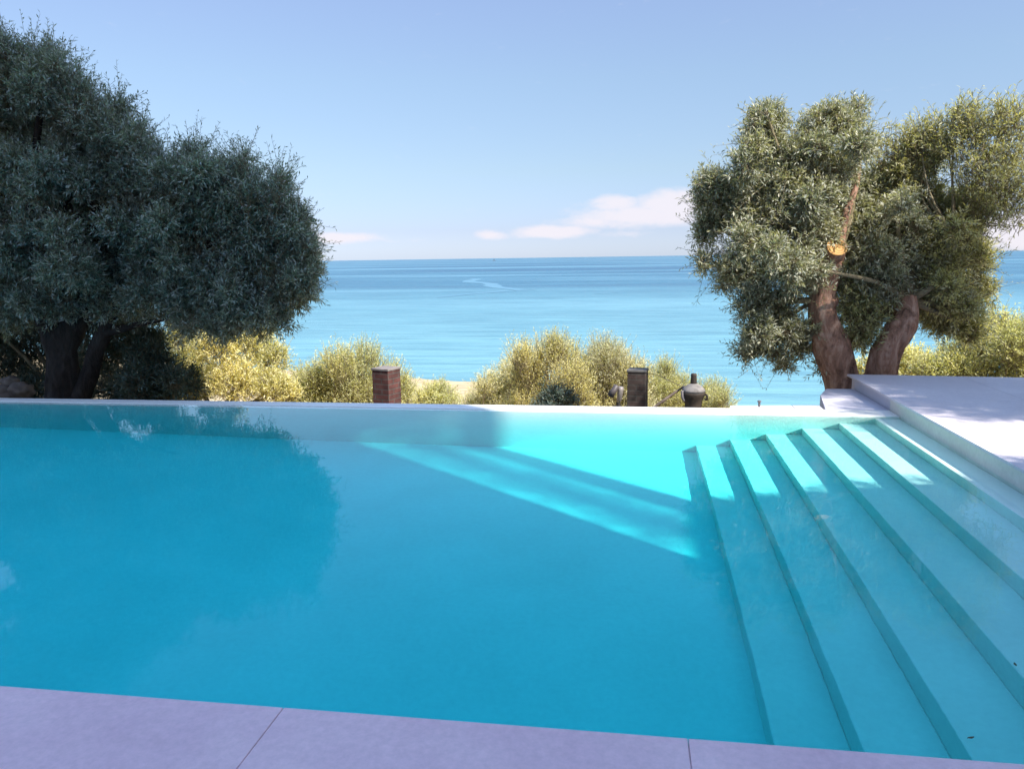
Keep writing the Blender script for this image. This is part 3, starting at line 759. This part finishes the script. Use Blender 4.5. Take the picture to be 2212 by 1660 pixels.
bushg('bush', [(735,785,45),(790,780,45),(690,815,42),(765,830,55),(840,815,40),(865,845,32),(700,850,40),(655,840,30),(650,815,18),(810,850,45)], 14, LEAF_YG,
      'yellow green feathery bush behind the red brick pillar', 32, 1.35, leaf=(.058,.011), up_=1.3, tl_=.42)
bushg('bush', [(930,840,24),(955,842,26),(975,855,22),(910,855,20),(945,862,26)], 17, LEAF_YG,
      'small rounded green bush alone in the gap of pale sand', 33, 1.3, leaf=(.06,.015), up_=.6, tl_=.3)
bushg('bush', [(1050,830,30),(1085,820,38),(1110,800,36),(1040,858,28),(1090,855,38),(1015,865,18)], 16, LEAF_S,
      'low straw coloured bush left of the tallest feathery bush', 34, 1.1, leaf=(.065,.012), up_=1.1, tl_=.4)
bushg('bush', [(1140,800,42),(1180,770,40),(1220,775,42),(1160,840,48),(1235,830,55),(1125,770,26),(1205,750,26),(1265,800,40)], 14.5, LEAF_Y,
      'tall feathery yellow bush with pale upright plumes near the middle', 35, 1.4, leaf=(.06,.0095), up_=1.5, tl_=.5)
bushg('bush', [(1310,785,42),(1345,800,40),(1280,800,36),(1325,835,50),(1370,830,40),(1300,760,24),(1330,765,22),(1375,800,24)], 15, LEAF_S,
      'straw yellow plumed bush directly behind the dark brick pillar', 36, 1.4, leaf=(.06,.0095), up_=1.5, tl_=.5)
bushg('bush', [(1430,815,34),(1470,835,36),(1410,845,36),(1510,850,32),(1450,860,36),(1440,795,20),(1545,845,28),(1560,860,22)], 16, LEAF_YG,
      'yellow green bush behind the urn, thinning out towards the white wall', 37, 1.4, leaf=(.058,.010), up_=1.2, tl_=.4)
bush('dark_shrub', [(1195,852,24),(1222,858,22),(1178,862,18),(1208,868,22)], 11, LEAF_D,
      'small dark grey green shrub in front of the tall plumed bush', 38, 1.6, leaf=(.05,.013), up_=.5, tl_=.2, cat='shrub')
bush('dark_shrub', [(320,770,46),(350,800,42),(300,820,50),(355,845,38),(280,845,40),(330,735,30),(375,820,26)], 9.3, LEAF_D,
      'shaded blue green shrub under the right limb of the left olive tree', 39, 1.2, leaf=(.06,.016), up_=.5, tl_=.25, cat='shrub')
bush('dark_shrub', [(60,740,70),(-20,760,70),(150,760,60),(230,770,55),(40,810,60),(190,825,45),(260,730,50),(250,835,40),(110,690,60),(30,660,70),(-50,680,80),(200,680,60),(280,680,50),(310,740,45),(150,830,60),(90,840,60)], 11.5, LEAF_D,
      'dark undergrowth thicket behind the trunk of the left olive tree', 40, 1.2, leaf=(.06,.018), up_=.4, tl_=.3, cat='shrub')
bushg('bush', [(2160,705,36),(2110,740,42),(2190,745,48),(2060,770,36),(2140,785,48),(2215,790,45),(2080,800,34),(2010,795,28),(2230,720,40)], 13, LEAF_YG,
      'yellow green bush rising behind the far edge of the raised deck', 41, 1.4, leaf=(.058,.013), up_=.8, tl_=.36)
bushg('bush', [(1965,770,26),(1990,780,26),(1930,785,26),(1955,800,26),(1870,790,22)], 14.5, LEAF_Y,
      'pale yellow bush seen between the forked olive trunk and the deck', 42, 1.1, leaf=(.07,.018), up_=.8, tl_=.34)

# stones on the bank at the left
ROCK = surf('bank_stone', (.13,.10,.085), (.30,.24,.20), 5, .9, .6, 20, .2)
rng = np.random.default_rng(5)
for (px, py, r_, lab) in ((12,850,26,'lowest brown rock at the left end of the pool edge'), (45,842,24,'brown rock under the thicket, next to the olive trunk'), (22,826,18,'smaller brown rock perched behind the two rocks on the bank')):
    c = at(px, py, 9.4 if r_ > 20 else 9.8); rr = r_*mpp(9.4)
    bm_v = []; n = 14
    mb = MB(); v, f = [], []
    for i in range(n+1):
        for j in range(2*n):
            th, ph = math.pi*i/n, math.pi*j/n
            d = Vector((math.sin(th)*math.cos(ph), math.sin(th)*math.sin(ph), math.cos(th)))
            q_ = d*rr*(1+.35*mnoise.noise(d*1.7+Vector((px,0,0)))+.12*mnoise.noise(d*5))
            v.append((c[0]+q_.x*1.25, c[1]+q_.y, c[2]+q_.z*.85))
    f = [(i*2*n+j, i*2*n+(j+1)%(2*n), (i+1)*2*n+(j+1)%(2*n), (i+1)*2*n+j) for i in range(n) for j in range(2*n)]
    o = mesh('rock', v, f, ROCK, smooth=True); tag(o, lab, 'rock')

# ------------------------------------------------------------------ floating leaves on the water
LEAFF = surf('fallen_leaf', (.05,.04,.015), (.10,.08,.03), 20, .6, 0)
for (px, py, rz, lab) in ((2097,1592,.4,'tiny dark leaf floating over the middle steps near the paving'), (2193,1434,1.4,'tiny dark leaf floating at the right edge over the upper steps')):
    d = ray(px, py); p = np.array([0,0,CH])+d*((.004-CH)/d[2])
    mb = MB(); n = 9; v = []; f = []
    for i in range(n):
        u = i/(n-1); w = .0045*math.sin(math.pi*u)**.8+.0004
        v += [(-.014+.028*u, -w, .0015*abs(2*u-1)), (-.014+.028*u, 0, 0), (-.014+.028*u, w, .0015*abs(2*u-1))]
    for i in range(n-1): f += [(3*i,3*i+3,3*i+4,3*i+1),(3*i+1,3*i+4,3*i+5,3*i+2)]
    mb.add(v, f); o = mb.build('fallen_leaf', LEAFF); o.location = p; o.rotation_euler = (0,0,rz); tag(o, lab, 'leaf', 'leaves floating on the pool')

# ------------------------------------------------------------------ the house on the right, out of the picture: its corner, loggia post and awning are shaped to throw the shade
hs = empty('house', (9, 0, 0), 'unseen tall pale house right of the pool, shaped to cast the shade', 'house')
HA = AZ                                        # turned along the sun's bearing to line up its shadow edge
e1 = np.array([math.cos(HA), -math.sin(HA)]); e2 = np.array([-math.sin(HA), -math.cos(HA)])
C0 = np.array([3.6, 3.06])
def hq(u0, u1, w0, w1): return [tuple(C0+e1*u+e2*w) for u, w in ((u0,w0),(u0,w1),(u1,w1),(u1,w0))]
mb = MB(); mb.prism(hq(0, 12, 0, 13), DT+.001, 21.0); loc(mb.build('wall', RENDERW), hs)
mb = MB(); mb.prism(hq(0, .8, -.72, -.002), 9.3, 21.0); loc(mb.build('shade_block', RENDERW), hs)  # added box that keeps the sun off the left olive's crown
mb = MB(); mb.box((3.36, 1.2, 2.68), (15, 4.19, 2.80)); loc(mb.build('awning_roof', RENDERW), hs)
mb = MB(); mb.box((3.36, 3.97, DT+.001), (3.56, 4.17, 2.679)); mb.box((3.36, 3.97, 2.801), (3.56, 4.17, 9.6)); loc(mb.build('post', RENDERW), hs)
mb = MB(); mb.box((7, 2.2, DT+.001), (15, 3.399, 2.679)); loc(mb.build('wing_wall', RENDERW), hs)
FRAMEM = surf('window_frame', (.5,.5,.5), (.6,.6,.6), 3, .5, 0)
GLASSM, _nt, _b = new_mat('window_glass'); _b.inputs['Base Color'].default_value = (.03,.04,.05,1); _b.inputs['Roughness'].default_value = .05
_n = noise(_nt, 2); _r = ramp(_nt, _n.outputs[0], [(.3,(.02,.03,.035)),(.7,(.04,.05,.06))]); _nt.links.new(_r.outputs[0], _b.inputs['Base Color'])
for w0 in (1.6, 4.8, 8.0):
    for z0 in (1.0, 4.6, 9.0, 12.4):
        def wb(u0, u1, wa, wb_, za, zb):
            m_ = MB(); m_.prism(hq(u0, u1, wa, wb_), za, zb); return m_
        fr = wb(-.04, -.001, w0, w0+1.4, z0, z0+.08)
        for args in ((-.04, -.001, w0, w0+1.4, z0+1.62, z0+1.7), (-.04, -.001, w0, w0+.08, z0+.081, z0+1.619), (-.04, -.001, w0+1.32, w0+1.4, z0+.081, z0+1.619)):
            k_ = wb(*args); fr.add(k_.v, k_.f)
        w_ = loc(fr.build('window', FRAMEM), hs)
        pn = wb(-.02, -.002, w0+.081, w0+1.319, z0+.082, z0+1.618).build('pane', GLASSM); pn.parent = w_
# --- the olive beside the house, out of the picture: it shades the far part of the deck
rng = np.random.default_rng(77)
to = empty('olive_tree', (6.3, 6.8, DT), 'leafy olive tree on the deck beside the house', 'tree')
mb = MB(); mb.add(*tube([(6.3,6.8,DT+.002),(6.4,6.8,1.0),(6.25,6.85,2.0),(6.3,6.8,3.2)], [.22,.17,.15,.08], 14, .12, 3)); loc(mb.build('trunk', BARKR, smooth=True), to)
bl = []
for i in range(64):
    d = rng.normal(size=3); d /= np.linalg.norm(d)
    c = np.array([6.3, 6.8, 3.75]) + d*np.array([1.7, 1.75, 1.65])*rng.random()**.4
    bl.append((c, (.5,.5,.4), 170))
leaf_mesh('crown', [foliage(rng, bl, .075, .022, 9, .3, .4, .7, .5, .3)], [LEAF_R, TWIG], to)
tc_ = empty('shade_cypress', (5.0, 2.46, DT), 'unseen slender cypress added to thin the sun on the pool floor', 'tree')  # added out of view: its needles half-shade a band of pool floor
mb = MB(); mb.add(*tube([(5.0,2.46,DT+.002),(5.0,2.46,4),(5.0,2.46,11)], [.08,.07,.02], 12, .1, 3)); loc(mb.build('trunk', BARKR, smooth=True), tc_)
bl = [(np.array([5.0, 2.46, z]), (.34,.34,.4), 190) for z in np.arange(3.6, 11, .4)]
leaf_mesh('crown', [foliage(rng, bl, .034, .009, 16, .22, .8, .5, .4, .0)], [LEAF_R, TWIG], tc_)
vn = empty('shade_vine', (5, 4.15, 2.75), 'unseen leafy vine added to soften the shadow of the awning edge', 'vine')  # added out of view: leaves that blur the awning's shadow edge
mb = MB(); mb.add(*tube([(3.4,4.12,2.83),(5,4.15,2.82),(7,4.12,2.83),(9,4.14,2.82)], [.015]*4, 8)); loc(mb.build('stem', TWIG), vn)
bl = [(np.array([x, 4.22+.05*math.sin(x*5), 2.74]), (.16,.12,.10), 26) for x in np.arange(3.5, 9, .16)]
leaf_mesh('foliage', [foliage(rng, bl, .04, .022, 7, .16, .1, .6, .6, .5)], [LEAF_R, TWIG], vn)

# ------------------------------------------------------------------ camera and output
cd = bpy.data.cameras.new('camera'); cam = bpy.data.objects.new('camera', cd); COL.objects.link(cam)
cd.sensor_width = 36; cd.lens = FPX/PW*36; cd.clip_start = .05; cd.clip_end = 150000
M = Matrix(((rt[0], up[0], -fwd[0], 0), (rt[1], up[1], -fwd[1], 0), (rt[2], up[2], -fwd[2], CH), (0, 0, 0, 1)))
cam.matrix_world = M
S.camera = cam
vs = S.view_settings
vs.view_transform = 'Standard'; vs.look = 'None'; vs.exposure = 1.0; vs.gamma = 1; vs.use_curve_mapping = False
S.render.engine = 'CYCLES'
S.cycles.use_denoising = True
S.cycles.max_bounces = 10; S.cycles.transparent_max_bounces = 16; S.cycles.transmission_bounces = 8; S.cycles.diffuse_bounces = 5
S.cycles.sample_clamp_indirect = 6
